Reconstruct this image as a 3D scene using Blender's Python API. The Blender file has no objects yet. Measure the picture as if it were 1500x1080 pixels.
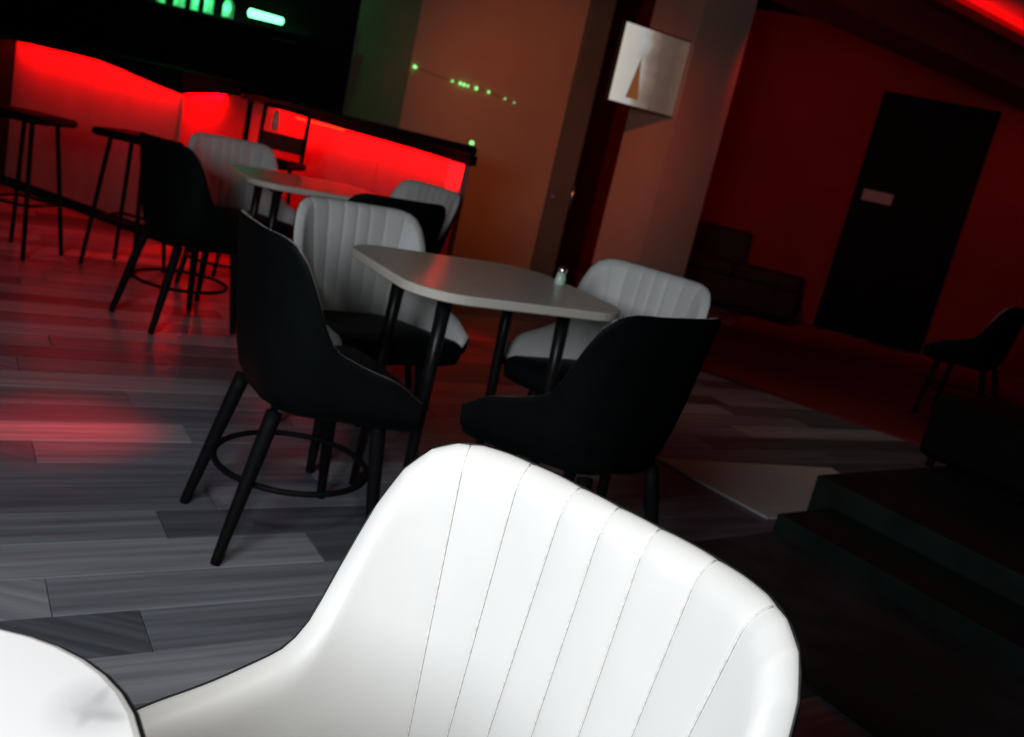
import bpy, bmesh, math, random
from mathutils import Vector, Matrix
rnd = random.Random(7)
PI = math.pi
R = math.radians
col = bpy.context.scene.collection
sc = bpy.context.scene

# ------------------------------------------------------------------ camera
F_PX, ROLL, PITCH, EYE = 1350.0, R(12.9), math.atan(327 / 1350), 1.17
cam_d = bpy.data.cameras.new('camera')
cam_d.sensor_fit = 'HORIZONTAL'
cam_d.sensor_width = 36.0
cam_d.lens = 36.0 * F_PX / 1500
cam_d.clip_start = 0.02
cam_d.dof.use_dof = True
cam_d.dof.focus_distance = 1.05
cam_d.dof.aperture_fstop = 7.0
cam = bpy.data.objects.new('camera', cam_d)
col.objects.link(cam)
fw = Vector((0, math.cos(PITCH), -math.sin(PITCH)))
u0 = Vector((0, math.sin(PITCH), math.cos(PITCH)))
r0 = Vector((1, 0, 0))
rt = r0 * math.cos(ROLL) + u0 * math.sin(ROLL)
up = u0 * math.cos(ROLL) - r0 * math.sin(ROLL)
m = Matrix((rt, up, -fw)).transposed().to_4x4()
m.translation = (0, 0, EYE)
cam.matrix_world = m
sc.camera = cam

# ------------------------------------------------------------------ world, exposure
w = bpy.data.worlds.new('world')
sc.world = w
w.use_nodes = True
w.node_tree.nodes['Background'].inputs[0].default_value = (0.30, 0.36, 0.45, 1)
w.node_tree.nodes['Background'].inputs[1].default_value = 0.0
vs = sc.view_settings
vs.view_transform = 'Standard'
vs.look = 'None'
vs.gamma = 1.0
vs.exposure = 0.0
vs.use_curve_mapping = False

# ------------------------------------------------------------------ lights
def look(loc, to):
    return (Vector(to) - Vector(loc)).to_track_quat('-Z', 'Y').to_euler()

def area(name, loc, to, sx, sy, power, color, spread=180):
    d = bpy.data.lights.new(name, 'AREA')
    d.shape = 'RECTANGLE'
    d.size, d.size_y = sx, sy
    d.energy = power
    d.color = color
    d.spread = R(spread)
    o = bpy.data.objects.new(name, d)
    o.location = loc
    o.rotation_euler = look(loc, to)
    col.objects.link(o)
    return o

def spot(name, loc, to, power, color, cone=90, blend=1.0, size=0.06):
    d = bpy.data.lights.new(name, 'SPOT')
    d.energy = power
    d.color = color
    d.spot_size = R(cone)
    d.spot_blend = blend
    d.shadow_soft_size = size
    o = bpy.data.objects.new(name, d)
    o.location = loc
    o.rotation_euler = look(loc, to)
    col.objects.link(o)
    return o

def point(name, loc, power, color, size=0.05):
    d = bpy.data.lights.new(name, 'POINT')
    d.energy = power
    d.color = color
    d.shadow_soft_size = size
    o = bpy.data.objects.new(name, d)
    o.location = loc
    col.objects.link(o)
    return o

# daylight entering through the window behind the camera
area('window_daylight', (-0.92, -0.42, 1.44), (-0.42, 1.6, 0.45), 0.9, 0.65, 36, (0.89, 0.945, 1.0))
# unseen fill spot added above the camera for chair, table and floor
spot('overhead_fill', (0.02, 0.05, 2.15), (-0.64, 1.30, 0.0), 45, (1.0, 0.955, 0.89), 66, 0.7, 0.12)
RED = (1.0, 0.0, 0.001)
WARM = (1.0, 0.30, 0.10)
# unseen warm fill spots added for the reflective wall and the right-hand floor
spot('warm_wall_fill', (-0.05, 4.3, 2.30), (-0.25, 7.7, 1.35), 122, (1.0, 0.235, 0.075), 50)
spot('warm_floor_fill', (1.3, 4.9, 2.85), (1.55, 5.0, 0.0), 11.5, (1.0, 0.90, 0.70), 62)
# unseen red fill spots added to wash the right-hand wall
spot('red_wall_fill', (1.7, 7.5, 2.40), (2.0, 10.0, 1.35), 24, RED, 120)
spot('red_wall_fill', (4.1, 7.9, 2.3), (4.4, 9.2, 1.3), 9, RED, 120)
spot('red_column_fill', (1.75, 5.5, 2.3), (1.05, 7.75, 1.4), 8, RED, 44)  # added red fill for the column's right face, no fitting there
spot('red_floor_fill', (-1.0, 3.6, 2.9), (-1.345, 2.72, 0.0), 330, (1.0, 0.01, 0.02), 13)  # added unseen spot that makes the red pool on the floor
spot('red_passage_fill', (0.15, 9.0, 2.4), (0.35, 9.9, 1.0), 3.0, RED, 120)  # added red fill for the passage behind the glass door

# ------------------------------------------------------------------ materials
def mat(name, base=(0.5, 0.5, 0.5), rough=0.5, metal=0.0, spec=0.5, noise=None, bump=None, emit=None, estr=0.0, coat=0.0, trans=0.0):
    """procedural principled material; noise=(scale, amount) varies the base colour, bump=(scale, strength)"""
    m = bpy.data.materials.new(name)
    m.use_nodes = True
    nt = m.node_tree
    b = nt.nodes['Principled BSDF']
    b.inputs['Base Color'].default_value = (*base, 1)
    b.inputs['Roughness'].default_value = rough
    b.inputs['Metallic'].default_value = metal
    b.inputs['Specular IOR Level'].default_value = spec
    b.inputs['Coat Weight'].default_value = coat
    b.inputs['Transmission Weight'].default_value = trans
    if emit:
        b.inputs['Emission Color'].default_value = (*emit, 1)
        b.inputs['Emission Strength'].default_value = estr
    tc = nt.nodes.new('ShaderNodeTexCoord')
    if noise:
        n = nt.nodes.new('ShaderNodeTexNoise')
        n.inputs['Scale'].default_value = noise[0]
        n.inputs['Detail'].default_value = 4
        nt.links.new(tc.outputs['Object'], n.inputs['Vector'])
        rmp = nt.nodes.new('ShaderNodeValToRGB')
        a = noise[1]
        rmp.color_ramp.elements[0].position = 0.3
        rmp.color_ramp.elements[1].position = 0.7
        rmp.color_ramp.elements[0].color = (*[c * (1 - a) for c in base], 1)
        rmp.color_ramp.elements[1].color = (*[min(1, c * (1 + a)) for c in base], 1)
        nt.links.new(n.outputs['Fac'], rmp.inputs['Fac'])
        nt.links.new(rmp.outputs['Color'], b.inputs['Base Color'])
    if bump:
        n2 = nt.nodes.new('ShaderNodeTexNoise')
        n2.inputs['Scale'].default_value = bump[0]
        n2.inputs['Detail'].default_value = 3
        nt.links.new(tc.outputs['Object'], n2.inputs['Vector'])
        bp = nt.nodes.new('ShaderNodeBump')
        bp.inputs['Strength'].default_value = bump[1]
        bp.inputs['Distance'].default_value = 0.002
        nt.links.new(n2.outputs['Fac'], bp.inputs['Height'])
        nt.links.new(bp.outputs['Normal'], b.inputs['Normal'])
    return m

M = {}
M['white_leather'] = mat('white_leather', (0.80, 0.79, 0.765), 0.42, spec=0.35, noise=(9, 0.02), bump=(420, 0.05))
M['black_leather'] = mat('black_leather', (0.0025, 0.0038, 0.004), 0.6, spec=0.10, noise=(20, 0.2), bump=(380, 0.08))
M['piping'] = mat('piping', (0.012, 0.012, 0.013), 0.45, spec=0.3, noise=(40, 0.2))
M['seam'] = mat('seam', (0.80, 0.79, 0.76), 0.7, noise=(200, 0.15))
M['black_metal'] = mat('black_metal', (0.005, 0.005, 0.006), 0.6, spec=0.1, noise=(30, 0.2))
M['table_leg_metal'] = mat('table_leg_metal', (0.008, 0.008, 0.009), 0.35, spec=0.3, noise=(30, 0.2))
M['chrome'] = mat('chrome', (0.8, 0.8, 0.82), 0.18, metal=1.0, noise=(60, 0.05))
M['counter_black'] = mat('counter_black', (0.007, 0.006, 0.006), 0.85, spec=0.08, noise=(14, 0.3))
M['bar_panel'] = mat('bar_panel', (0.36, 0.16, 0.15), 0.55, spec=0.2, noise=(5, 0.08))
M['bar_post'] = mat('bar_post', (0.60, 0.26, 0.26), 0.6, spec=0.2, noise=(9, 0.06))
M['led_red'] = mat('led_red', (0.2, 0.01, 0.01), 0.5, emit=(1.0, 0.02, 0.015), estr=6, noise=(3, 0.05))
M['led_warm_red'] = mat('led_warm_red', (0.3, 0.05, 0.03), 0.5, emit=(1.0, 0.06, 0.02), estr=1.3, noise=(3, 0.05))
M['glow_green'] = mat('glow_green', (0.1, 0.4, 0.15), 0.4, emit=(0.30, 1.0, 0.28), estr=1.3, noise=(30, 0.05))
M['lamp_green'] = mat('lamp_green', (0.3, 0.6, 0.4), 0.4, emit=(0.18, 1.0, 0.42), estr=3.2, noise=(30, 0.05))
M['bottle_glass'] = mat('bottle_glass', (0.65, 0.85, 0.72), 0.12, spec=0.6, noise=(40, 0.1))
M['bottle_cap'] = mat('bottle_cap', (0.05, 0.05, 0.05), 0.4, noise=(40, 0.1))
M['wall_black'] = mat('wall_black', (0.004, 0.0035, 0.0035), 0.8, spec=0.1, noise=(3, 0.3))
M['wall_dark'] = mat('wall_dark', (0.10, 0.085, 0.075), 0.8, spec=0.1, noise=(2, 0.12), bump=(60, 0.2))
M['wall_red'] = mat('wall_red', (0.26, 0.030, 0.022), 0.85, spec=0.05, noise=(1.5, 0.12), bump=(60, 0.2))
M['wall_gloss'] = mat('wall_gloss', (0.46, 0.30, 0.22), 0.35, spec=0.4, noise=(1.6, 0.07), bump=(30, 0.05))
M['wall_olive'] = mat('wall_olive', (0.36, 0.30, 0.20), 0.7, spec=0.1, noise=(1.6, 0.1))
M['column_paint'] = mat('column_paint', (0.66, 0.38, 0.30), 0.55, spec=0.2, noise=(2.5, 0.06), bump=(60, 0.1))
M['ceiling'] = mat('ceiling', (0.55, 0.5, 0.48), 0.9, spec=0.05, noise=(2, 0.05))
M['ceiling_dark'] = mat('ceiling_dark', (0.05, 0.045, 0.045), 0.9, spec=0.05, noise=(2, 0.1))
M['frame_metal'] = mat('frame_metal', (0.12, 0.115, 0.10), 0.4, spec=0.5, noise=(6, 0.1))
M['door_black'] = mat('door_black', (0.003, 0.003, 0.003), 0.7, spec=0.1, noise=(6, 0.3))
M['sign_plate'] = mat('sign_plate', (0.33, 0.36, 0.33), 0.5, spec=0.4, noise=(15, 0.08))
M['sofa'] = mat('sofa', (0.035, 0.02, 0.02), 0.8, spec=0.1, noise=(20, 0.2))
M['carpet'] = mat('carpet', (0.26, 0.03, 0.025), 0.9, spec=0.05, noise=(40, 0.2), bump=(300, 0.4))
M['platform'] = mat('platform', (0.014, 0.022, 0.019), 0.6, spec=0.2, noise=(8, 0.25))
M['dark_floor_strip'] = mat('dark_floor_strip', (0.055, 0.05, 0.052), 0.6, spec=0.2, noise=(6, 0.35))
M['patch_grey'] = mat('patch_grey', (0.62, 0.58, 0.54), 0.8, spec=0.1, noise=(60, 0.1), bump=(300, 0.4))
M['subfloor'] = mat('subfloor', (0.05, 0.05, 0.052), 0.9, noise=(10, 0.2))
M['tv_case'] = mat('tv_case', (0.01, 0.01, 0.01), 0.4, noise=(20, 0.2))
M['highlight_orange'] = mat('highlight_orange', (0.95, 0.42, 0.30), 0.3, metal=0.0, noise=(20, 0.1))
M['wall_plain'] = mat('wall_plain', (0.08, 0.075, 0.07), 0.9, spec=0.05, noise=(2, 0.1))

# glass pane of the passage door: dark tinted, see-through
def glass_mat(name, tint, gloss):
    m = bpy.data.materials.new(name)
    m.use_nodes = True
    nt = m.node_tree
    nt.nodes.remove(nt.nodes['Principled BSDF'])
    out = nt.nodes['Material Output']
    t = nt.nodes.new('ShaderNodeBsdfTransparent')
    t.inputs[0].default_value = (*tint, 1)
    g = nt.nodes.new('ShaderNodeBsdfGlossy')
    g.inputs['Roughness'].default_value = 0.05
    fr = nt.nodes.new('ShaderNodeFresnel')
    fr.inputs[0].default_value = 1.45
    mx = nt.nodes.new('ShaderNodeMixShader')
    nt.links.new(fr.outputs[0], mx.inputs[0])
    nt.links.new(t.outputs[0], mx.inputs[1])
    nt.links.new(g.outputs[0], mx.inputs[2])
    nt.links.new(mx.outputs[0], out.inputs['Surface'])
    return m
M['tinted_glass'] = glass_mat('tinted_glass', (0.55, 0.5, 0.48), 0.1)
M['window_glass'] = glass_mat('window_glass', (0.95, 0.97, 1.0), 0.1)

def plank_mat():
    m = bpy.data.materials.new('floor_plank')
    m.use_nodes = True
    nt = m.node_tree
    b = nt.nodes['Principled BSDF']
    b.inputs['Roughness'].default_value = 0.33
    b.inputs['Specular IOR Level'].default_value = 0.4
    oi = nt.nodes.new('ShaderNodeObjectInfo')
    tc = nt.nodes.new('ShaderNodeTexCoord')
    geo = nt.nodes.new('ShaderNodeNewGeometry')
    add = nt.nodes.new('ShaderNodeMath')
    add.operation = 'ADD'
    nt.links.new(oi.outputs['Random'], add.inputs[0])
    nt.links.new(geo.outputs['Random Per Island'], add.inputs[1])
    fr = nt.nodes.new('ShaderNodeMath')
    fr.operation = 'FRACT'
    nt.links.new(add.outputs[0], fr.inputs[0])
    tone = nt.nodes.new('ShaderNodeValToRGB')
    cr = tone.color_ramp
    cr.interpolation = 'LINEAR'
    cr.elements[0].color = (0.10, 0.108, 0.133, 1)
    cr.elements[1].color = (0.47, 0.475, 0.53, 1)
    e = cr.elements.new(0.5)
    e.color = (0.225, 0.238, 0.285, 1)
    nt.links.new(fr.outputs[0], tone.inputs['Fac'])
    # wood grain, stretched along the board
    mp = nt.nodes.new('ShaderNodeMapping')
    mp.inputs['Scale'].default_value = (0.7, 18, 1)
    nt.links.new(tc.outputs['Object'], mp.inputs['Vector'])
    n = nt.nodes.new('ShaderNodeTexNoise')
    n.noise_dimensions = '4D'
    n.inputs['Scale'].default_value = 2.2
    n.inputs['Detail'].default_value = 6
    mul = nt.nodes.new('ShaderNodeMath')
    mul.operation = 'MULTIPLY'
    mul.inputs[1].default_value = 37.0
    nt.links.new(fr.outputs[0], mul.inputs[0])
    nt.links.new(mul.outputs[0], n.inputs['W'])
    nt.links.new(mp.outputs[0], n.inputs['Vector'])
    gr = nt.nodes.new('ShaderNodeValToRGB')
    gr.color_ramp.elements[0].position = 0.3
    gr.color_ramp.elements[1].position = 0.72
    gr.color_ramp.elements[0].color = (0.55, 0.55, 0.56, 1)
    gr.color_ramp.elements[1].color = (1.25, 1.24, 1.22, 1)
    nt.links.new(n.outputs['Fac'], gr.inputs['Fac'])
    mx = nt.nodes.new('ShaderNodeMix')
    mx.data_type = 'RGBA'
    mx.blend_type = 'MULTIPLY'
    mx.inputs['Factor'].default_value = 1.0
    nt.links.new(tone.outputs['Color'], mx.inputs['A'])
    nt.links.new(gr.outputs['Color'], mx.inputs['B'])
    nt.links.new(mx.outputs['Result'], b.inputs['Base Color'])
    return m
M['plank'] = plank_mat()

def marble_mat(name, base, vein, mark=None, rough=0.22):
    m = bpy.data.materials.new(name)
    m.use_nodes = True
    nt = m.node_tree
    b = nt.nodes['Principled BSDF']
    b.inputs['Roughness'].default_value = rough
    b.inputs['Specular IOR Level'].default_value = 0.45
    tc = nt.nodes.new('ShaderNodeTexCoord')
    n = nt.nodes.new('ShaderNodeTexNoise')
    n.inputs['Scale'].default_value = 4.0
    n.inputs['Detail'].default_value = 8
    n.inputs['Distortion'].default_value = 1.6
    nt.links.new(tc.outputs['Object'], n.inputs['Vector'])
    rmp = nt.nodes.new('ShaderNodeValToRGB')
    cr = rmp.color_ramp
    cr.elements[0].position = 0.0
    cr.elements[0].color = (*base, 1)
    cr.elements[1].position = 1.0
    cr.elements[1].color = (*base, 1)
    for p, c in ((0.575, base), (0.60, vein), (0.625, base)):
        e = cr.elements.new(p)
        e.color = (*c, 1)
    nt.links.new(n.outputs['Fac'], rmp.inputs['Fac'])
    col_out = rmp.outputs['Color']
    if mark:
        # a small dark star-shaped crack at a fixed place on the stone
        for (mx_, my_), sc_, dark in (((mark[0], mark[1]), (160, 40, 1), 0.10), ((mark[0] + 0.006, mark[1] - 0.006), (50, 110, 1), 0.2), ((mark[0], mark[1]), (30, 26, 1), 0.5)):
            mp = nt.nodes.new('ShaderNodeMapping')
            mp.vector_type = 'POINT'
            mp.inputs['Location'].default_value = (-mx_ * sc_[0], -my_ * sc_[1], 0)
            mp.inputs['Scale'].default_value = (sc_[0], sc_[1], 0.0)
            nt.links.new(tc.outputs['Object'], mp.inputs['Vector'])
            gd = nt.nodes.new('ShaderNodeTexGradient')
            gd.gradient_type = 'SPHERICAL'
            nt.links.new(mp.outputs[0], gd.inputs['Vector'])
            mm_ = nt.nodes.new('ShaderNodeMix')
            mm_.data_type = 'RGBA'
            mm_.inputs['B'].default_value = (dark, dark, dark, 1)
            nt.links.new(gd.outputs['Fac'], mm_.inputs['Factor'])
            nt.links.new(col_out, mm_.inputs['A'])
            col_out = mm_.outputs['Result']
    nt.links.new(col_out, b.inputs['Base Color'])
    return m
M['back_red'] = mat('back_red', (0.16, 0.02, 0.02), 0.6, spec=0.1, noise=(20, 0.2))
M['marble'] = marble_mat('marble', (0.74, 0.735, 0.73), (0.58, 0.58, 0.575), mark=(0.300, 0.2597))
M['table_white'] = marble_mat('table_white', (0.76, 0.70, 0.60), (0.68, 0.62, 0.53), rough=0.30)

def screen_mat():
    """the picture on the television: pale sky on the left, a brown figure, dim beige to the right standing in for a faint reflection"""
    m = bpy.data.materials.new('screen_picture')
    m.use_nodes = True
    nt = m.node_tree
    b = nt.nodes['Principled BSDF']
    b.inputs['Base Color'].default_value = (0.02, 0.02, 0.02, 1)
    b.inputs['Roughness'].default_value = 0.3
    tc = nt.nodes.new('ShaderNodeTexCoord')
    sep = nt.nodes.new('ShaderNodeSeparateXYZ')
    nt.links.new(tc.outputs['Object'], sep.inputs[0])
    # x runs 0..W across the screen, z 0..H
    rx = nt.nodes.new('ShaderNodeValToRGB')
    cr = rx.color_ramp
    cr.elements[0].position = 0.0
    cr.elements[0].color = (0.62, 0.57, 0.50, 1)
    cr.elements[1].position = 1.0
    cr.elements[1].color = (0.14, 0.08, 0.06, 1)
    for p, c in ((0.30, (0.47, 0.46, 0.44)), (0.44, (0.25, 0.19, 0.15)), (0.60, (0.13, 0.085, 0.065)), (0.82, (0.10, 0.065, 0.05))):  # right-hand stops painted dim for the faint reflection
        e = cr.elements.new(p)
        e.color = (*c, 1)
    dv = nt.nodes.new('ShaderNodeMath')
    dv.operation = 'DIVIDE'
    dv.inputs[1].default_value = 0.64
    nt.links.new(sep.outputs['X'], dv.inputs[0])
    nz = nt.nodes.new('ShaderNodeTexNoise')
    nz.inputs['Scale'].default_value = 7
    nt.links.new(tc.outputs['Object'], nz.inputs['Vector'])
    ad = nt.nodes.new('ShaderNodeMath')
    ad.operation = 'MULTIPLY_ADD'
    ad.inputs[1].default_value = 0.22
    nt.links.new(nz.outputs['Fac'], ad.inputs[0])
    sb = nt.nodes.new('ShaderNodeMath')
    sb.operation = 'SUBTRACT'
    sb.inputs[1].default_value = 0.11
    nt.links.new(dv.outputs[0], ad.inputs[2])
    nt.links.new(ad.outputs[0], sb.inputs[0])
    nt.links.new(sb.outputs[0], rx.inputs['Fac'])
    # the brown figure: a narrow triangle
    def math_node(op, a, bb, c=None):
        n = nt.nodes.new('ShaderNodeMath')
        n.operation = op
        for i, v in enumerate((a, bb, c)):
            if v is None:
                continue
            if isinstance(v, (int, float)):
                n.inputs[i].default_value = v
            else:
                nt.links.new(v, n.inputs[i])
        return n.outputs[0]
    dx = math_node('ABSOLUTE', math_node('SUBTRACT', sep.outputs['X'], 0.205), 0)
    wdt = math_node('MULTIPLY', math_node('SUBTRACT', 0.36, sep.outputs['Z']), 0.20)
    inside = math_node('LESS_THAN', dx, wdt)
    inside = math_node('MULTIPLY', inside, math_node('GREATER_THAN', sep.outputs['Z'], 0.05))
    mx = nt.nodes.new('ShaderNodeMix')
    mx.data_type = 'RGBA'
    nt.links.new(inside, mx.inputs['Factor'])
    nt.links.new(rx.outputs['Color'], mx.inputs['A'])
    mx.inputs['B'].default_value = (0.20, 0.065, 0.02, 1)
    nt.links.new(mx.outputs['Result'], b.inputs['Emission Color'])
    b.inputs['Emission Strength'].default_value = 0.8
    return m
M['screen'] = screen_mat()

# ------------------------------------------------------------------ mesh helpers
def link(name, mesh, material=None, parent=None):
    if material is not None and not mesh.materials:
        mesh.materials.append(material)
    o = bpy.data.objects.new(name, mesh)
    col.objects.link(o)
    if parent:
        o.parent = parent
    return o

def finish(name, bm, material, parent=None, smooth=False):
    bmesh.ops.recalc_face_normals(bm, faces=bm.faces[:])
    me = bpy.data.meshes.new(name)
    bm.to_mesh(me)
    bm.free()
    if smooth:
        for p in me.polygons:
            p.use_smooth = True
    return link(name, me, material, parent)

def pydata(name, verts, faces, material, parent=None, smooth=False):
    me = bpy.data.meshes.new(name)
    me.from_pydata(verts, [], faces)
    me.validate()
    bm = bmesh.new()
    bm.from_mesh(me)
    bmesh.ops.remove_doubles(bm, verts=bm.verts[:], dist=1e-6)
    bpy.data.meshes.remove(me)
    return finish(name, bm, material, parent, smooth)

def add_box(bm, c, s, rz=0.0, bevel=0.0, seg=2):
    """box centred at c, size s, turned rz about z"""
    g = bmesh.ops.create_cube(bm, size=1.0)
    vs_ = g['verts']
    mt = Matrix.Translation(c) @ Matrix.Rotation(rz, 4, 'Z') @ Matrix.Diagonal((*s, 1))
    bmesh.ops.transform(bm, matrix=mt, verts=vs_)
    if bevel:
        es = list({e for v in vs_ for e in v.link_edges})
        bmesh.ops.bevel(bm, geom=es, offset=bevel, segments=seg, affect='EDGES', profile=0.5)

def box(name, c, s, material, parent=None, rz=0.0, bevel=0.0):
    bm = bmesh.new()
    add_box(bm, c, s, rz, bevel)
    return finish(name, bm, material, parent)

def add_tube(bm, pts, radii, n=12, cap=True):
    pts = [Vector(p) for p in pts]
    if not isinstance(radii, (list, tuple)):
        radii = [radii] * len(pts)
    rings = []
    for i, p in enumerate(pts):
        a = pts[max(0, i - 1)]
        b = pts[min(len(pts) - 1, i + 1)]
        t = (b - a).normalized()
        ref = Vector((0, 0, 1)) if abs(t.z) < 0.95 else Vector((1, 0, 0))
        x = t.cross(ref).normalized()
        y = t.cross(x).normalized()
        rings.append([bm.verts.new(p + (x * math.cos(2 * PI * k / n) + y * math.sin(2 * PI * k / n)) * radii[i]) for k in range(n)])
    for a, b in zip(rings, rings[1:]):
        for k in range(n):
            bm.faces.new((a[k], a[(k + 1) % n], b[(k + 1) % n], b[k]))
    if cap:
        bm.faces.new(rings[0][::-1])
        bm.faces.new(rings[-1])

def tube(name, pts, radii, material, parent=None, n=12):
    bm = bmesh.new()
    add_tube(bm, pts, radii, n)
    return finish(name, bm, material, parent, True)

def lathe(name, prof, material, parent=None, n=20, loc=(0, 0, 0)):
    bm = bmesh.new()
    rings = []
    for r, z in prof:
        rings.append([bm.verts.new((loc[0] + r * math.cos(2 * PI * k / n), loc[1] + r * math.sin(2 * PI * k / n), loc[2] + z)) for k in range(n)])
    for a, b in zip(rings, rings[1:]):
        for k in range(n):
            bm.faces.new((a[k], a[(k + 1) % n], b[(k + 1) % n], b[k]))
    bm.faces.new(rings[0][::-1])
    bm.faces.new(rings[-1])
    return finish(name, bm, material, parent, True)

def prism(name, poly, z0, z1, material, parent=None, bevel=0.0):
    bm = bmesh.new()
    bot = [bm.verts.new((x, y, z0)) for x, y in poly]
    top = [bm.verts.new((x, y, z1)) for x, y in poly]
    n = len(poly)
    bm.faces.new(bot[::-1])
    bm.faces.new(top)
    for i in range(n):
        bm.faces.new((bot[i], bot[(i + 1) % n], top[(i + 1) % n], top[i]))
    if bevel:
        es = [e for e in bm.edges if abs(e.verts[0].co.z - e.verts[1].co.z) < 1e-6]
        bmesh.ops.bevel(bm, geom=es, offset=bevel, segments=3, affect='EDGES', profile=0.5)
    return finish(name, bm, material, parent)

def wall_slab(name, p, q, z0, z1, thick, material, parent=None, side=1):
    """vertical slab whose front face runs p -> q; the thickness goes to the given side"""
    p = Vector(p); q = Vector(q)
    d = (q - p).normalized()
    n = Vector((-d.y, d.x)) * thick * side
    return prism(name, [p, q, q + n, p + n], z0, z1, material, parent)

def struct(o):
    o['kind'] = 'structure'
    return o

def tag(o, label, cat, group=None):
    o['label'] = label
    o['category'] = cat
    if group:
        o['group'] = group
    return o

def empty(name, loc=(0, 0, 0), rz=0.0, label=None, cat=None, group=None):
    o = bpy.data.objects.new(name, None)
    o.empty_display_size = 0.1
    col.objects.link(o)
    o.location = loc
    o.rotation_euler = (0, 0, rz)
    if label:
        tag(o, label, cat, group)
    return o

def copy_tree(o, parent=None):
    c = o.copy()
    col.objects.link(c)
    if parent:
        c.parent = parent
    for ch in list(o.children):
        copy_tree(ch, c)
    return c

def at(p, ang, t, off=0.0):
    """point t metres along a line from p at ang degrees, off metres to its left"""
    a = R(ang)
    return (p[0] + t * math.cos(a) - off * math.sin(a), p[1] + t * math.sin(a) + off * math.cos(a))

# ------------------------------------------------------------------ floor of wood-look planks
floor = struct(box('floor', (0.2, 4.5, -0.06), (14, 13.4, 0.10), M['subfloor']))
PW, PL, PT, AX = 0.165, 1.2, 0.008, R(34)
ca, sa = math.cos(AX), math.sin(AX)
bm = bmesh.new()
add_box(bm, (0, 0, 0), (PL - 0.0025, PW - 0.0025, PT), 0, 0.0010, 1)
plank_o = finish('plank', bm, M['plank'], floor)
plank_me = plank_o.data
cells = []
for j in range(-36, 66):
    shift = rnd.random() * PL
    for i in range(-9, 12):
        p_, q_ = i * PL + shift, j * PW
        x, y = p_ * ca - q_ * sa, p_ * sa + q_ * ca
        if -6.2 < x < 6.4 and -1.2 < y < 10.6:
            v = Vector((x, y, 0)) - cam.location
            dz = v.dot(fw)
            if dz > 0.4:
                px, py = 750 + F_PX * v.dot(rt) / dz, 540 - F_PX * v.dot(up) / dz
                seen = -260 < px < 1760 and py < 1400
            else:
                seen = False
            cells.append((0 if seen else 1, v.length, x, y))
cells.sort()
first = True
rest = bmesh.new()
for k, (s_, d_, x, y) in enumerate(cells):
    z = -0.0065 + rnd.uniform(-0.0004, 0.0004)
    if k < 290:
        if first:
            o = plank_o
            first = False
        else:
            o = bpy.data.objects.new('plank', plank_me)
            col.objects.link(o)
            o.parent = floor
        o.location = (x, y, z + 0.0024)
        o.rotation_euler = (0, 0, AX)
    else:
        add_box(rest, (x, y, z + 0.0024), (PL - 0.0025, PW - 0.0025, PT), AX)
far_planks = finish('far_planks', rest, M['plank'], floor)
far_planks['kind'] = 'stuff'

# ------------------------------------------------------------------ room shell
A34 = 34
W0 = (-1.25, 7.2)
struct(wall_slab('wall_back', (-7.0, 8.25), (-1.93, 8.25), 0, 3.0, 0.15, M['wall_black']))
# projecting wall block: glossy front, olive side
wc = [W0, at(W0, 34, 1.452), at(at(W0, 34, 1.452), 124, 1.22), at(W0, 124, 1.22)]
wb = struct(prism('wall_center', wc, 0, 3.0, M['wall_gloss']))
wb.data.materials.append(M['wall_olive'])
for p in wb.data.polygons:
    if p.normal.x < -0.5 and p.normal.y < 0:
        p.material_index = 1
# dark metal frame post beside it
P0 = at(W0, 34, 1.456)
struct(prism('trim_1', [at(P0, 34, 0.0, -0.03), at(P0, 34, 0.23, -0.03), at(P0, 34, 0.23, 0.20), at(P0, 34, 0.0, 0.20)], 0, 3.0, M['frame_metal'], bevel=0.0))
# column: pale face to the left, brown-red face to the right
CC = (0.82, 7.60)
struct(prism('column', [CC, at(CC, 34, 0.52), at(at(CC, 34, 0.52), 124, 0.61), at(CC, 124, 0.61)], 0, 3.0, M['column_paint'])).name = 'trim_2'
# tinted glass door in the gap between post and column
d1 = at(P0, 34, 0.235, 0.08)
d2 = at(CC, 124, 0.615)
door1 = struct(wall_slab('door_1', at(P0, 34, 0.24, 0.06), at(P0, 34, 0.55, 0.06), 0.01, 2.9, 0.012, M['tinted_glass']))
hd = bmesh.new()
hp = at(P0, 34, 0.275, 0.02)
add_tube(hd, [(hp[0], hp[1], 0.70), (hp[0], hp[1], 0.93)], 0.012, 10)
for zz in (0.73, 0.90):
    h2 = at(P0, 34, 0.275, 0.062)
    add_tube(hd, [(hp[0], hp[1], zz), (h2[0], h2[1], zz)], 0.008, 8)
finish('door_handle', hd, M['chrome'], door1, True)
kn = at(P0, 34, 0.03, -0.055)
lathe('lock_plate', [(0.004, 0), (0.014, 0.004), (0.014, 0.03), (0.006, 0.036)], M['chrome'], bpy.data.objects['trim_1'], 12, (kn[0], kn[1], 0.765))
# right-hand wall with the dark doorway
WR, WA = (3.1, 9.7), -20
wr = struct(wall_slab('wall_right', at(WR, WA, -4.2), at(WR, WA, 3.4), 0, 3.0, 0.15, M['wall_red']))
dr = struct(wall_slab('door_2', at(WR, WA, -0.04, -0.03), at(WR, WA, 0.90, -0.03), 0.0, 2.36, 0.06, M['door_black']))
for nm, t0, t1, z0, z1 in (('door_jamb', -0.11, -0.04, 0, 2.43), ('door_jamb', 0.90, 0.97, 0, 2.43), ('door_lintel', -0.04, 0.90, 2.36, 2.43)):
    wall_slab(nm, at(WR, WA, t0, -0.05), at(WR, WA, t1, -0.05), z0, z1, 0.07, M['door_black'], dr)
sg = wall_slab('door_sign', at(WR, WA, -0.02, -0.04), at(WR, WA, 0.27, -0.04), 1.365, 1.475, 0.01, M['sign_plate'], dr)
sg['label'] = 'small grey plate on the dark doorway'
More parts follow.
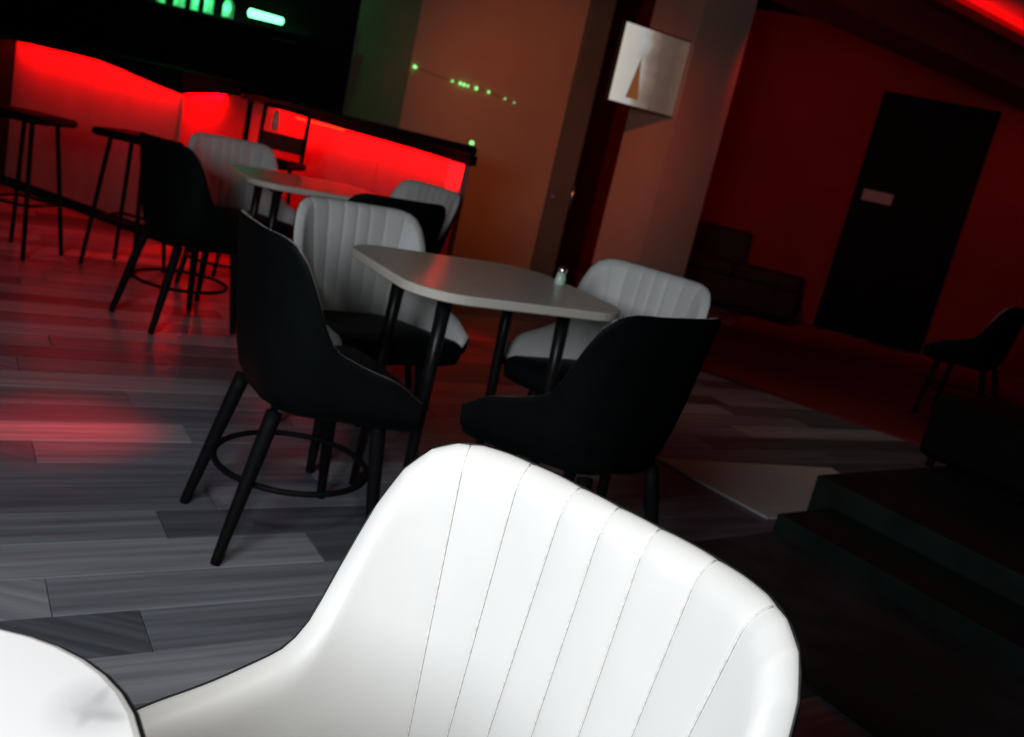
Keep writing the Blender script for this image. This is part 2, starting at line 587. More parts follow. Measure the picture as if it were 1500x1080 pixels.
# enclosing walls out of view
struct(wall_slab('wall_left', (-6.4, -0.65), (-6.4, 8.25), 0, 3.0, 0.15, M['wall_plain'], side=1))
struct(wall_slab('wall_side', (6.5, -0.65), (6.5, 9.0), 0, 3.0, 0.15, M['wall_plain'], side=-1))
# wall behind the camera, with the window the daylight comes through
wf = bmesh.new()
add_box(wf, (-4.05, -0.60, 1.5), (4.8, 0.15, 3.0))
add_box(wf, (3.025, -0.60, 1.5), (6.95, 0.15, 3.0))
add_box(wf, (-1.05, -0.60, 0.475), (1.2, 0.15, 0.95))
add_box(wf, (-1.05, -0.60, 2.475), (1.2, 0.15, 1.05))
struct(finish('wall_front', wf, M['wall_plain']))
win = bmesh.new()
for x in (-1.625, -1.05, -0.475):
    add_box(win, (x, -0.60, 1.45), (0.05, 0.08, 1.0))
for z in (0.975, 1.925):
    add_box(win, (-1.05, -0.60, z), (1.2, 0.08, 0.05))
wn = struct(finish('window_1', win, M['frame_metal']))
for x in (-1.3375, -0.7625):
    box('pane', (x, -0.60, 1.45), (0.52, 0.008, 0.89), M['window_glass'], wn)
# ceiling; over the right-hand door a dropped bulkhead with a red LED cove
struct(box('ceiling', (0.0, 4.4, 3.05), (13.2, 11.2, 0.10), M['ceiling_dark']))
BK, BA = (2.56, 7.07), 38
struct(prism('ceiling_tray', [at(BK, BA, -1.1), at(BK, BA, 3.4), at(BK, BA, 3.4, -2.4), at(BK, BA, -1.1, -2.4)], 2.79, 2.84, M['ceiling']))
bulk = struct(prism('ceiling_bulkhead', [at(BK, BA, -1.5), at(BK, BA, 3.4), at(BK, BA, 3.4, 0.5), at(BK, BA, -1.5, 0.5)], 2.42, 2.995, M['wall_red']))
for o, nn in (('ceiling_tray', 'trim_3'), ('ceiling_bulkhead', 'trim_4')):
    bpy.data.objects[o].name = nn
cl = struct(prism('trim_6', [at(BK, BA, -1.1, -0.001), at(BK, BA, 3.0, -0.001), at(BK, BA, 3.0, -0.13), at(BK, BA, -1.1, -0.13)], 2.640, 2.655, M['wall_red']))
lip = struct(prism('trim_7', [at(BK, BA, -1.1, -0.13), at(BK, BA, 3.0, -0.13), at(BK, BA, 3.0, -0.145), at(BK, BA, -1.1, -0.145)], 2.640, 2.700, M['wall_red']))
c1 = at(BK, BA, 0.95, -0.06)
c2 = at(BK, BA, 0.95, -0.12)
cv = area('red_cove_light', (c1[0], c1[1], 2.672), (c2[0], c2[1], 2.79), 0.03, 3.6, 6.5, RED)
zax = -(Vector((c2[0], c2[1], 2.79)) - Vector((c1[0], c1[1], 2.672))).normalized()
yax = Vector((math.cos(R(BA)), math.sin(R(BA)), 0))
cm = Matrix((yax.cross(zax), yax, zax)).transposed().to_4x4()
cm.translation = (c1[0], c1[1], 2.672)
cv.matrix_world = cm
# raised floor, grey patch and carpet at the right
KP = (1.27, 3.50)
pf = struct(prism('platform', [KP, at(KP, -51, 3.2), at(at(KP, -51, 3.2), 39, 3.0), at(KP, 39, 3.0)], 0.0, 0.18, M['platform'], bevel=0.006))
pf.name = 'trim_5'
k2 = at(at(KP, -51, 0.10), 39, -0.001)
struct(prism('trim_8', [k2, at(at(k2, -51, 0.0), 39, -0.34), at(at(k2, -51, 2.6), 39, -0.34), at(k2, -51, 2.6)], 0.002, 0.085, M['platform'], bevel=0.005))
k3 = at(k2, 39, -0.341)
struct(prism('trim_9', [k3, at(k3, 39, -0.78), at(at(k3, -51, 2.6), 39, -0.78), at(k3, -51, 2.6)], 0.001, 0.012, M['dark_floor_strip'], bevel=0.003))  # flat dark slab added to darken the right-hand floor beyond the chair's shadow
mt = prism('floor_patch', [(0.685, 3.795), (1.083, 3.358), (1.262, 3.462), (1.262, 3.515), (1.72, 3.90), (1.60, 4.27), (0.855, 3.866)], 0.001, 0.010, M['patch_grey'])
tag(mt, 'pale grey flat patch on the floor beside the raised platform corner', 'patch')
cp = prism('carpet', [(1.05, 6.03), (2.75, 5.02), (6.0, 7.6), (4.4, 8.8), (2.3, 9.6)], 0.001, 0.016, M['carpet'])
tag(cp, 'dark red carpet in front of the dark doorway', 'carpet')

# ------------------------------------------------------------------ shell chairs
SH = dict(a=0.07, R=0.159, th=R(70), lean=0.125, flare=0.247)
HS = [0, .10, .16, .20, .24, .28, .32, .38, .46, .54]
HV = [.846, .846, .846, .813, .694, .597, .585, .561, .541, .482]
def lin(t, xs, ys):
    if t <= xs[0]:
        return ys[0]
    for i in range(len(xs) - 1):
        if t <= xs[i + 1]:
            return ys[i] + (ys[i + 1] - ys[i]) * (t - xs[i]) / (xs[i + 1] - xs[i])
    return ys[-1]
def rim_h(s):
    t = abs(s)
    k, tot, ws = 0.030, 0.0, 0.0
    for j in range(-3, 4):
        wt = math.exp(-(j / 1.5) ** 2)
        tot += wt * lin(abs(t + j * k / 1.5), HS, HV)
        ws += wt
    return tot / ws
def shell_pos(s, z, off):
    """point of the shell: s along the plan from the middle of the back, z height, off outward"""
    t, sg_ = abs(s), (1 if s >= 0 else -1)
    ang = min(max((t - SH['a']) / SH['R'], 0), SH['th'])
    d = max(0.0, t - SH['a'] - SH['R'] * SH['th'])
    x = SH['R'] * (1 - math.cos(ang)) + d * math.sin(SH['th'])
    y = min(t, SH['a']) + SH['R'] * math.sin(ang) + d * math.cos(SH['th'])
    k = max(z, 0.40) - 0.47
    x = x - 0.165 - SH['lean'] * k * math.cos(ang)
    y = y + SH['flare'] * k * math.sin(ang)
    return Vector((x - math.cos(ang) * off, sg_ * (y + math.sin(ang) * off), z))
SMAX, CH = 0.53, 0.05
def groove(s):
    """0 on a seam, 1 in the middle of a channel"""
    if abs(s) > 0.20:
        return min(1.0, 0.0 + (abs(s) - 0.20) / 0.02) if abs(s) < 0.22 else 1.0
    f = (s / CH) % 1.0
    return (4 * f * (1 - f)) ** 0.45
def groove2(s):
    if abs(s) >= 0.15:
        f = (abs(s) - 0.15) / 0.06
        return min(1.0, f) ** 0.45 if f < 1 else 1.0
    f = (s / CH) % 1.0
    return max(0.0, 4 * f * (1 - f)) ** 0.55

def make_chair():
    root = empty('shell_chair')
    # the s samples: fine over the channels
    S = []
    n_f = 176
    for i in range(n_f + 1):
        S.append(-0.22 + 0.44 * i / n_f)
    side = [0.22 + (SMAX - 0.22) * i / 22 for i in range(1, 23)]
    S = [-v for v in side[::-1]] + S + side
    # white upholstery: inner face, rolled rim
    verts, faces = [], []
    rows = None
    T, RO, RV = 0.016, 0.008, 0.030
    for s in S:
        h = rim_h(s)
        g = groove2(s)
        hin = 2 * T - 0.003 + 0.0050 * g
        line = []
        zb = 0.43
        nz = 15
        for i in range(nz):
            f = i / (nz - 1)
            z = zb + (h - RV - zb) * f
            line.append(shell_pos(s, z, -hin))
        for i in range(1, 8):
            a = PI * i / 11
            if a < PI / 2:
                line.append(shell_pos(s, h - RV + RV * math.sin(a) - 0.0012 * (1 - g), -RO - (hin - RO) * math.cos(a)))
            else:
                line.append(shell_pos(s, h - T + T * math.sin(a) - 0.0012 * (1 - g), -RO - RO * math.cos(a)))
        line.append(shell_pos(s, h - 0.014, -RO))
        rows = len(line)
        verts += line
    ns = len(S)
    for i in range(ns - 1):
        for j in range(rows - 1):
            a = i * rows + j
            faces.append((a, a + 1, a + rows + 1, a + rows))
    faces.append(tuple(range(rows))[::-1])
    faces.append(tuple((ns - 1) * rows + j for j in range(rows)))
    up_ = pydata('upholstery', verts, faces, M['white_leather'], root, True)
    up_['label'] = 'white channel-stitched inside of the shell'
    # stitched seams lying in the grooves
    bm = bmesh.new()
    for k in range(-3, 4):
        s = k * CH
        h = rim_h(s)
        pts = [shell_pos(s, 0.45 + (h - RV - 0.45) * i / 14, -2 * T + 0.0012) for i in range(15)]
        pts += [shell_pos(s, h - RV + RV * math.sin(PI * i / 11) - 0.0008, -RO - (2 * T - 0.0022 - RO) * math.cos(PI * i / 11)) for i in range(1, 6)]
        add_tube(bm, pts, 0.0011, 5)
    finish('seams', bm, M['seam'], up_, True)
    # black outer shell, curving in under the seat
    S2 = [-SMAX + 2 * SMAX * i / 90 for i in range(91)]
    verts, faces = [], []
    cx = 0.01
    for s in S2:
        h = rim_h(s)
        zt = h - T - 0.003
        line = [shell_pos(s, h - 0.016, -RO - 0.001)]
        for i in range(7, 11):
            a = PI * i / 11
            line.append(shell_pos(s, h - T + (T + 0.0008) * math.sin(a), -RO - (RO + 0.0010) * math.cos(a)))
        prof = [(0.0, 0.001), (0.06, 0.001), (0.3, 0.004), (0.55, 0.006), (0.8, 0.004), (0.95, -0.002), (1.0, -0.012)]
        for f, off in prof:
            z = zt + (0.43 - zt) * f
            line.append(shell_pos(s, z, off))
        b = shell_pos(s, 0.43, 0.0)
        for f, z in ((0.90, 0.412), (0.72, 0.398), (0.45, 0.39), (0.0, 0.388)):
            line.append(Vector((cx + (b.x - cx) * f, b.y * f, z)))
        rows = len(line)
        verts += line
    for i in range(len(S2) - 1):
        for j in range(rows - 1):
            a = i * rows + j
            faces.append((a, a + 1, a + rows + 1, a + rows))
    sh = pydata('outer_shell', verts, faces, M['black_leather'], root, True)
    # dark piping just below the rolled rim
    bm = bmesh.new()
    add_tube(bm, [shell_pos(s, rim_h(s) - T + (T + 0.0005) * math.sin(PI * 0.64), -RO - (RO + 0.0005) * math.cos(PI * 0.64)) for s in S2], 0.0016, 6)
    finish('piping', bm, M['piping'], sh, True)
    # black seat cushion, domed, with a rounded front
    edge = []
    for i in range(41):
        s = -SMAX + 2 * SMAX * i / 40
        p = shell_pos(s, 0.45, -2 * T - 0.003)
        edge.append((p.x, p.y))
    xr, yr = edge[-1]
    front = []
    for i in range(1, 14):
        a = PI / 2 - PI * i / 14
        front.append((xr + 0.055 * math.cos(a) ** 0.7 if math.cos(a) > 0 else xr, yr * (abs(math.sin(a)) ** 0.55) * (1 if math.sin(a) > 0 else -1)))
    loop = edge + front
    bm = bmesh.new()
    rings = []
    for f, z in ((0.90, 0.393), (0.98, 0.402), (1.0, 0.425), (1.0, 0.452), (0.975, 0.466), (0.93, 0.474), (0.6, 0.482), (0.25, 0.485)):
        rings.append([bm.verts.new((0.03 + (x - 0.03) * f, y * f, z)) for x, y in loop])
    n = len(loop)
    for a, b in zip(rings, rings[1:]):
        for k in range(n):
            bm.faces.new((a[k], a[(k + 1) % n], b[(k + 1) % n], b[k]))
    bm.faces.new(rings[0][::-1])
    bm.faces.new(rings[-1])
    se = finish('seat_cushion', bm, M['black_leather'], root, True)
    # four splayed tapered legs and the hoop that ties them
    tops = [(-0.125, 0.145), (-0.125, -0.145), (0.15, 0.165), (0.15, -0.165)]
    feet = [(-0.225, 0.180), (-0.225, -0.180), (0.185, 0.195), (0.185, -0.195)]
    for (tx, ty), (fx, fy) in zip(tops, feet):
        def lerp(f):
            return (tx + (fx - tx) * f, ty + (fy - ty) * f, 0.0034 + 0.3966 * (1 - f))
        bm = bmesh.new()
        add_tube(bm, [lerp(0), lerp(0.1), lerp(0.5), lerp(0.97), lerp(1.0)], [0.021, 0.021, 0.018, 0.0135, 0.0125], 12)
        finish('leg', bm, M['black_metal'], root, True)
    ring = []
    zr = 0.205
    for i in range(41):
        a = 2 * PI * i / 40
        ring.append((-0.003 + 0.205 * math.cos(a), 0.215 * math.sin(a), zr))
    bm = bmesh.new()
    add_tube(bm, ring, 0.0085, 8, cap=False)
    finish('stretcher_ring', bm, M['black_metal'], root, True)
    return root

chair0 = make_chair()
CG = 'white shell dining chairs with black backs'
chairs = [
    (0.007, 0.709, -129.1, 'white channel-stitched shell chair in the foreground, brightly lit'),
    (-0.529, 2.362, 34.0, 'black-backed shell chair seen from behind, left of the nearer middle table'),
    (0.245, 2.400, 138.0, 'black-backed shell chair turned away, right of the nearer middle table and behind the foreground chair'),
    (-0.530, 3.065, -51.4, 'shell chair showing its white inside behind the left end of the nearer middle table'),
    (0.318, 3.085, -124.0, 'shell chair with white back top showing beyond the salt shaker'),
    (-1.605, 4.215, 52.5, 'black-backed shell chair left of the farther table, nearest the bar stools'),
    (-0.700, 3.93, 131.8, 'black chair back seen just behind the white chair, right of the farther table'),
    (-0.735, 4.86, -128, 'shell chair with only its white top showing before the right end of the bar'),
    (-1.66, 4.97, -51.4, 'dim white shell chair on the bar side of the farther table'),
    (2.95, 6.10, 140.0, 'dark shell chair standing alone on the red carpet at the right'),
]
for i, (x, y, a, lb) in enumerate(chairs):
    o = chair0 if i == 0 else copy_tree(chair0)
    o.location = (x, y, 0.0)
    o.rotation_euler = (0, 0, R(a))
    tag(o, lb, 'chair', CG)
chairs_last = o
chairs_last.location.z = 0.0165

# ------------------------------------------------------------------ dining tables
def rounded(hx, hy, r, n=10):
    out = []
    for cx_, cy_, a0 in ((hx - r, hy - r, 0), (-hx + r, hy - r, 90), (-hx + r, -hy + r, 180), (hx - r, -hy + r, 270)):
        for i in range(n + 1):
            a = R(a0 + 90 * i / n)
            out.append((cx_ + r * math.cos(a), cy_ + r * math.sin(a)))
    return out

def make_table(top_mat, edge_mat=None):
    root = empty('dining_table')
    loop = rounded(0.355, 0.325, 0.150)
    bm = bmesh.new()
    rings = []
    for f, z in ((-0.006, 0.732), (0.0, 0.736), (0.0, 0.755), (-0.0015, 0.7585), (-0.005, 0.760)):
        rings.append([bm.verts.new((x * (1 + f / 0.35), y * (1 + f / 0.35), z)) for x, y in loop])
    n = len(loop)
    for a, b in zip(rings, rings[1:]):
        for k in range(n):
            bm.faces.new((a[k], a[(k + 1) % n], b[(k + 1) % n], b[k]))
    bm.faces.new(rings[0][::-1])
    bm.faces.new(rings[-1])
    finish('tabletop', bm, top_mat, root)
    if edge_mat:
        bm = bmesh.new()
        lp = rounded(0.3575, 0.3275, 0.1525)
        bot = [bm.verts.new((x, y, 0.729)) for x, y in lp]
        top = [bm.verts.new((x, y, 0.7565)) for x, y in lp]
        bm.faces.new(bot[::-1])
        bm.faces.new(top)
        for k in range(n):
            bm.faces.new((bot[k], bot[(k + 1) % n], top[(k + 1) % n], top[k]))
        finish('edge_band', bm, edge_mat, root)
    fr = bmesh.new()
    for sx in (-1, 1):
        add_box(fr, (sx * 0.200, 0, 0.713), (0.04, 0.365, 0.018))
    add_box(fr, (0, 0, 0.713), (0.36, 0.04, 0.0176))
    finish('under_frame', fr, M['table_leg_metal'], root)
    for sx, sy in ((-1, -1), (-1, 1), (1, -1), (1, 1)):
        bm = bmesh.new()
        add_tube(bm, [(sx * 0.200, sy * 0.162, 0.721), (sx * 0.205, sy * 0.166, 0.52), (sx * 0.220, sy * 0.178, 0.0012)], [0.022, 0.019, 0.013], 12)
        finish('leg', bm, M['table_leg_metal'], root, True)
    return root

t1 = make_table(M['table_white'])
t1.location = (-0.139, 2.755, 0)
t1.rotation_euler = (0, 0, R(32.3))
TG = 'rounded square dining tables'
tag(t1, 'pale dining table in the middle with the salt shaker on its edge', 'table', TG)
t2 = copy_tree(t1)
t2.location = (-1.145, 4.475, 0)
tag(t2, 'farther pale dining table, reddened by the bar lights', 'table', TG)
t3 = make_table(M['marble'], M['piping'])
t3.location = (-0.503, 0.245, 0)
t3.rotation_euler = (0, 0, R(3))
tag(t3, 'bright white marble table corner in the foreground with dark edge', 'table', TG)

# salt shaker
ss = empty('salt_shaker', (0.088, 2.96, 0.7601), 0, 'small glass salt shaker with chrome cap on the middle table edge', 'shaker')
lathe('body', [(0.015, 0), (0.018, 0.003), (0.017, 0.018), (0.014, 0.036), (0.012, 0.040)], M['bottle_glass'], ss, 14)
lathe('cap', [(0.0135, 0.0405), (0.0145, 0.043), (0.0145, 0.052), (0.010, 0.058), (0.003, 0.060)], M['chrome'], ss, 14)

# ------------------------------------------------------------------ bar
bar = empty('bar_counter', (-2.4, 6.2, 0), 0, 'long black bar counter with red light glowing under its lip', 'bar')
bar_inv = Matrix.Translation((2.4, -6.2, 0))
def barpart(o):
    o.parent = bar
    o.matrix_parent_inverse = bar_inv
    return o
A1, A0 = (-4.17, 6.745), (-2.37, 5.785)
aA = math.degrees(math.atan2(A0[1] - A1[1], A0[0] - A1[0]))
LA = math.dist(A1, A0)
B1, B0 = (-2.33, 6.76), (-0.60, 5.435)
aB = math.degrees(math.atan2(B0[1] - B1[1], B0[0] - B1[0]))
LB = math.dist(B1, B0)
# front panels, set back 0.22 m under the lip
SB = 0.20
pan = []
def panels(p, ang, L, n, top):
    for i in range(n):
        a, b = L * i / n + 0.003, L * (i + 1) / n - 0.003
        barpart(wall_slab('front_panel', at(p, ang, a, SB), at(p, ang, b, SB), 0.08, top, 0.03, M['bar_panel']))
panels(A1, aA, LA - 0.20, 2, 1.10)
panels(at(B1, aB, -0.13), aB, LB + 0.01, 3, 1.06)
# return panel between the two runs
ra = math.degrees(math.atan2(B1[1] - A0[1], B1[0] - A0[0]))
pr0 = (-2.44, 6.04)
pr1 = (-2.33, 6.93)
barpart(wall_slab('front_panel', pr0, pr1, 0.08, 1.06, 0.03, M['bar_panel']))
for p, ang, L in ((A1, aA, LA), (B1, aB, LB)):
    barpart(wall_slab('plinth', at(p, ang, 0.0, SB + 0.03), at(p, ang, L - 0.12, SB + 0.03), 0.0, 0.08, 0.04, M['counter_black']))
# fascia boards with the shaped lower edge, and the counter tops
def fascia(name, p, ang, pts, ztop):
    bm = bmesh.new()
    fr_, bk = [], []
    for off, lst in ((0.0, fr_), (0.022, bk)):
        for t, z in pts:
            x, y = at(p, ang, t, off)
            lst.append((bm.verts.new((x, y, z)), bm.verts.new((x, y, ztop))))
    for k in range(len(pts) - 1):
        for lst in (fr_, bk):
            bm.faces.new((lst[k][0], lst[k + 1][0], lst[k + 1][1], lst[k][1]))
        bm.faces.new((fr_[k][0], bk[k][0], bk[k + 1][0], fr_[k + 1][0]))
        bm.faces.new((fr_[k][1], fr_[k + 1][1], bk[k + 1][1], bk[k][1]))
    for k in (0, -1):
        bm.faces.new((fr_[k][0], fr_[k][1], bk[k][1], bk[k][0]))
    return barpart(finish(name, bm, M['counter_black']))
fa = [(0.0, 1.060), (0.16, 1.062), (0.20, 1.072), (0.46, 1.074), (0.71, 1.076), (1.01, 1.078), (1.24, 1.075), (1.44, 1.058), (1.62, 1.036), (1.84, 1.013), (LA, 0.995)]
fascia('fascia', A1, aA, fa, 1.10)
fascia('fascia', B1, aB, [(0.0, 1.045), (0.30, 1.032), (0.58, 1.018), (1.14, 1.001), (1.8, 0.992), (LB, 0.980)], 1.035)
fa3 = math.degrees(math.atan2(B1[1] - A0[1], B1[0] - A0[0]))
fascia('fascia', A0, fa3, [(0.0, 0.995), (0.5, 1.028), (math.dist(A0, B1), 1.045)], 1.10)
ct = [A1, A0, B1, at(B1, aB, 0.2, 0.0), at(B1, aB, 0.2, 0.5), at(A1, aA, 0.0, 0.6)]
barpart(prism('countertop', [at(A1, aA, -0.02, -0.01), at(A0, aA, 0.012, -0.01), at(B1, aB, 0.0, 0.0), at(B1, aB, 0.05, 0.45), at(A1, aA, 0.0, 0.75)], 1.10, 1.135, M['counter_black'], bevel=0.006))
barpart(prism('countertop', [at(B1, aB, 0.052, -0.01), at(B1, aB, LB + 0.13, -0.01), at(B1, aB, LB + 0.12, 0.05), at(B1, aB, LB - 0.26, 0.45), at(B1, aB, 0.052, 0.45)], 1.035, 1.078, M['counter_black'], bevel=0.006))
# end block under the counter and the glowing end post
barpart(box('end_cap', (*at(B1, aB, LB + 0.065, 0.035), 1.005), (0.12, 0.06, 0.058), M['counter_black'], None, R(aB), 0.004))
barpart(box('end_post', (*at(B1, aB, LB - 0.01, 0.07), 0.4875), (0.13, 0.05, 0.975), M['bar_post'], None, R(aB), 0.004))
barpart(box('left_post', (*at(A1, aA, -0.06, 0.10), 0.55), (0.10, 0.24, 1.10), M['counter_black'], None, R(aA), 0.004))
# LED strips under the lip
def led(p, ang, t0, t1, z, off, power, dz=-0.10):
    L = t1 - t0
    c = at(p, ang, (t0 + t1) / 2, off)
    if True:
        barpart(box('led_strip', (*c, z + 0.010), (L, 0.016, 0.010), M['led_red'], None, R(ang)))
    tgt = at(p, ang, (t0 + t1) / 2, SB)
    d = bpy.data.lights.new('bar_led', 'AREA')
    d.shape = 'RECTANGLE'
    d.size, d.size_y = L, 0.02
    d.energy = power
    d.color = RED
    o = bpy.data.objects.new('bar_led', d)
    nrm = Vector((tgt[0] - c[0], tgt[1] - c[1], dz)).normalized()
    xax = Vector((math.cos(R(ang)), math.sin(R(ang)), 0))
    zax = -nrm
    yax = zax.cross(xax).normalized()
    mm = Matrix((xax, yax, zax)).transposed().to_4x4()
    mm.translation = (*c, z)
    o.matrix_world = mm
    col.objects.link(o)
led(A1, aA, 0.06, LA - 0.17, 1.078, 0.11, 15)
led(B1, aB, 0.20, LB - 0.10, 1.014, 0.11, 15)
led((-2.372, 5.86), fa3, 0.22, 0.70, 1.036, 0.020, 26, dz=-0.3)
pl = at(B1, aB, LB - 0.01, 0.0)
point('post_led', (pl[0], pl[1], 0.93), 3.0, RED, 0.02)
# a stretch of the strip shows below the lip
barpart(box('led_strip', (*at(B1, aB, 0.86, 0.055), 0.991), (0.52, 0.012, 0.012), M['led_warm_red'], None, R(aB)))

# small green light on the counter end
gl = empty('counter_light', (*at(B1, aB, LB + 0.06, 0.06), 1.0781), 0, 'tiny green light standing on the right end of the bar counter', 'light')
lathe('base', [(0.018, 0), (0.020, 0.003), (0.018, 0.012)], M['bottle_cap'], gl, 12)
lathe('green_dot', [(0.012, 0.0125), (0.015, 0.020), (0.012, 0.032), (0.004, 0.037)], M['glow_green'], gl, 12)

# ------------------------------------------------------------------ bar stools
def make_stool(back):
    root = empty('bar_stool')
    prof = rounded(0.19, 0.175, 0.05, 6)
    bm = bmesh.new()
    rings = []
    for f, z in ((0.94, 0.712), (1.0, 0.722), (1.0, 0.742), (0.96, 0.752), (0.6, 0.756)):
        rings.append([bm.verts.new((x * f, y * f, z)) for x, y in prof])
    n = len(prof)
    for a, b in zip(rings, rings[1:]):
        for k in range(n):
            bm.faces.new((a[k], a[(k + 1) % n], b[(k + 1) % n], b[k]))
    bm.faces.new(rings[0][::-1])
    bm.faces.new(rings[-1])
    finish('seat', bm, M['black_leather'], root, True)
    for sx, sy in ((-1, -1), (1, -1), (-1, 1), (1, 1)):
        tube('leg', [(sx * 0.10, sy * 0.10, 0.712), (sx * 0.16, sy * 0.155, 0.0018)], [0.013, 0.012], M['black_metal'], root, 10)
    bm = bmesh.new()
    k = 0.134
    pts = [(-k, -k, 0.28), (k, -k, 0.28), (k, k, 0.28), (-k, k, 0.28)]
    for i in range(4):
        add_tube(bm, [pts[i], pts[(i + 1) % 4]], 0.009, 8)
    finish('footrest', bm, M['black_metal'], root, True)
    if back:
        for sx in (-1, 1):
            tube('back_post', [(sx * 0.145, -0.15, 0.752), (sx * 0.145, -0.168, 1.06)], 0.013, M['black_metal'], root, 10)
        box('back_panel', (0, -0.160, 0.845), (0.264, 0.02, 0.10), M['back_red'], root)
        box('top_rail', (0, -0.167, 1.052), (0.264, 0.018, 0.028), M['black_metal'], root)
        lathe('highlight_shape', [(0.006, 0), (0.020, 0.012), (0.024, 0.045), (0.018, 0.110), (0.004, 0.125)], M['highlight_orange'], root, 14, (0.062, -0.160, 0.905))  # added to the stool; its orange colour stands in for a highlight
    return root
st = make_stool(False)
SG = 'bar stools along the bar'
st.location = (-2.80, 4.93, 0)
st.rotation_euler = (0, 0, R(-8))
tag(st, 'black backless bar stool at the far left in front of the bar', 'stool', SG)
s2 = copy_tree(st)
s2.location = (-2.28, 5.10, 0)
tag(s2, 'black backless bar stool half hidden by the black chair, second from the left', 'stool', SG)
s3 = make_stool(True)
s3.location = (-1.70, 5.56, 0)
s3.rotation_euler = (0, 0, R(172))
tag(s3, 'bar stool with an open framed back and an added orange highlight shape', 'stool', SG)

# ------------------------------------------------------------------ back bar shelf, green-lit
shf = empty('bar_shelf', (-3.4, 8.1, 1.60), 0, 'black wall shelf lit green behind the bar', 'shelf')
box('shelf_board', (0, 0, 0), (2.3, 0.26, 0.03), M['counter_black'], shf, 0, 0.004)
for x in (-0.9, 0.0, 0.9):
    box('bracket', (x, 0.06, -0.075), (0.03, 0.15, 0.12), M['counter_black'], shf)
box('chrome_rail', (0.95, -0.145, -0.062), (0.20, 0.012, 0.010), M['chrome'], shf)
box('led_strip', (0, 0.10, 0.020), (2.1, 0.015, 0.009), M['lamp_green'], shf)
BGp = 'green-lit bottles on the back-bar shelf'
bprofs = [
    [(0.034, 0), (0.038, 0.005), (0.038, 0.14), (0.030, 0.165), (0.013, 0.19), (0.012, 0.235)],
    [(0.042, 0), (0.046, 0.006), (0.046, 0.10), (0.036, 0.135), (0.014, 0.16), (0.013, 0.20)],
    [(0.030, 0), (0.033, 0.005), (0.033, 0.17), (0.024, 0.20), (0.012, 0.22), (0.012, 0.27)],
]
blabels = ['leftmost green-lit bottle on the back-bar shelf', 'green-lit bottle second from the left on the back-bar shelf', 'green-lit bottle third from the left on the back-bar shelf',
           'green-lit bottle fourth from the left on the back-bar shelf', 'green-lit bottle just left of the glowing tube lamp']
for i, x in enumerate((-3.56, -3.40, -3.27, -3.15, -2.985)):
    pr_ = bprofs[i % 3]
    b = empty('bottle', (x, 8.06, 1.6151), 0, blabels[i], 'bottle', BGp)
    lathe('glass_body', pr_, M['bottle_glass'], b, 16)
    zt = pr_[-1][1]
    lathe('cap', [(0.013, zt + 0.0005), (0.0145, zt + 0.002), (0.0145, zt + 0.025), (0.010, zt + 0.028)], M['bottle_cap'], b, 10)
tl = empty('tube_lamp', (-2.66, 8.05, 1.6151), 0, 'glowing green tube lamp lying at the right end of the back-bar shelf', 'lamp')
tube('glow_tube', [(-0.15, 0, 0.085), (-0.14, 0, 0.085), (0.14, 0, 0.075), (0.15, 0, 0.075)], [0.020, 0.036, 0.030, 0.016], M['lamp_green'], tl, 14)
for x in (-0.08, 0.08):
    box('foot', (x, 0, 0.022), (0.02, 0.06, 0.044), M['counter_black'], tl)
for x in (-3.48, -3.21, -2.99):
    point('shelf_green', (x, 7.95, 1.70), 0.9, (0.08, 1.0, 0.30), 0.03)

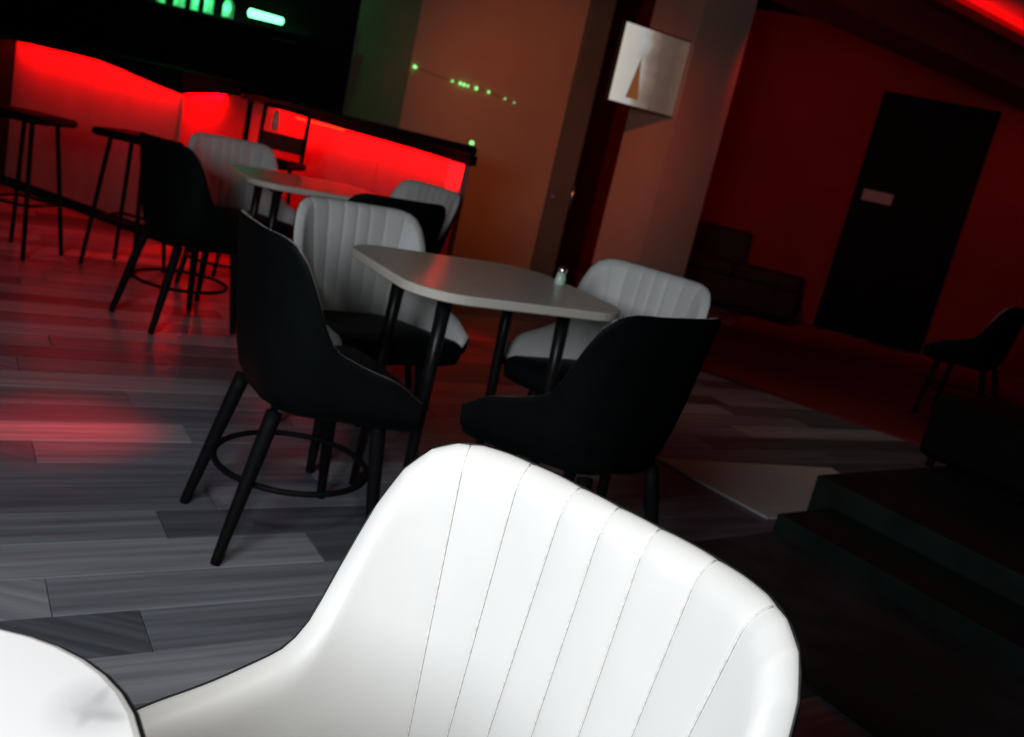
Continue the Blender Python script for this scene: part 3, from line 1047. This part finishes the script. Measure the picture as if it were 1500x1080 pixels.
# glowing green dots added in place of reflections on the glossy wall
fl = empty('reflection_dots', (*at(W0, 34, 0.3, -0.004), 1.50), R(34), 'tiny glowing dots standing in for green reflections on the glossy brown wall', 'lights')
tube('added_wire', [(-0.295, -0.004, 0.034), (0.02, -0.004, 0.0), (0.40, -0.004, -0.012), (0.66, -0.004, -0.045)], 0.0015, M['bottle_cap'], fl, 6)
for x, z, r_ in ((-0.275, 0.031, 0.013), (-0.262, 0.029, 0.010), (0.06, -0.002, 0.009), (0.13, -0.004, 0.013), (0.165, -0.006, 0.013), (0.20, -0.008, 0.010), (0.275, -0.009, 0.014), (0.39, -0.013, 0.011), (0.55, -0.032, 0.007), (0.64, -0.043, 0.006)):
    lathe('green_dot', [(r_ * 0.4, -r_), (r_, -r_ * 0.3), (r_, r_ * 0.3), (r_ * 0.4, r_)], M['glow_green'], fl, 8, (x, -0.010 - r_ * 0.5, z - 0.001))  # each one imitates a reflected green light

# ------------------------------------------------------------------ television on the column
TV0 = (0.262, 7.262)
tv = empty('television', (TV0[0], TV0[1], 1.615), R(34), 'glowing television screen hanging beside the pale column', 'television')
box('case', (0.32, 0.030, 0.285), (0.66, 0.04, 0.59), M['tv_case'], tv, 0, 0.004)
sb = bmesh.new()
add_box(sb, (0.32, 0.006, 0.285), (0.64, 0.006, 0.565))
finish('screen', sb, M['screen'], tv)
box('wall_arm', (0.42, 0.185, 0.30), (0.10, 0.28, 0.06), M['tv_case'], tv)

# ------------------------------------------------------------------ dark seating at the right
sf = empty('sofa', (*at(WR, WA, -0.95, -0.55), 0.0165), R(WA), 'low dark sofa against the red wall left of the dark doorway', 'sofa')
box('base', (0, 0, 0.20), (1.36, 0.62, 0.26), M['sofa'], sf, 0, 0.02)
for x in (-0.34, 0.34):
    box('seat_cushion', (x, -0.05, 0.40), (0.66, 0.52, 0.14), M['sofa'], sf, 0, 0.04)
box('backrest', (-0.32, 0.245, 0.60), (0.70, 0.12, 0.36), M['sofa'], sf, 0, 0.04)
for x in (-0.6, 0.6):
    for y in (-0.25, 0.25):
        tube('leg', [(x, y, 0.075), (x, y, 0.0)], [0.022, 0.018], M['black_metal'], sf, 8)

ot = empty('ottoman', (2.22, 4.02, 0.1801), R(39), 'black cube ottoman with a chrome stud on the raised platform', 'ottoman')
box('cushion', (0, 0, 0.185), (0.52, 0.52, 0.29), M['black_leather'], ot, 0, 0.04)
for x in (-0.2, 0.2):
    for y in (-0.2, 0.2):
        tube('leg', [(x, y, 0.042), (x, y, 0.0)], [0.022, 0.018], M['black_metal'], ot, 8)
lathe('stud', [(0.016, 0), (0.020, 0.004), (0.012, 0.012), (0.003, 0.014)], M['chrome'], ot, 12, (-0.10, -0.262, 0.20))
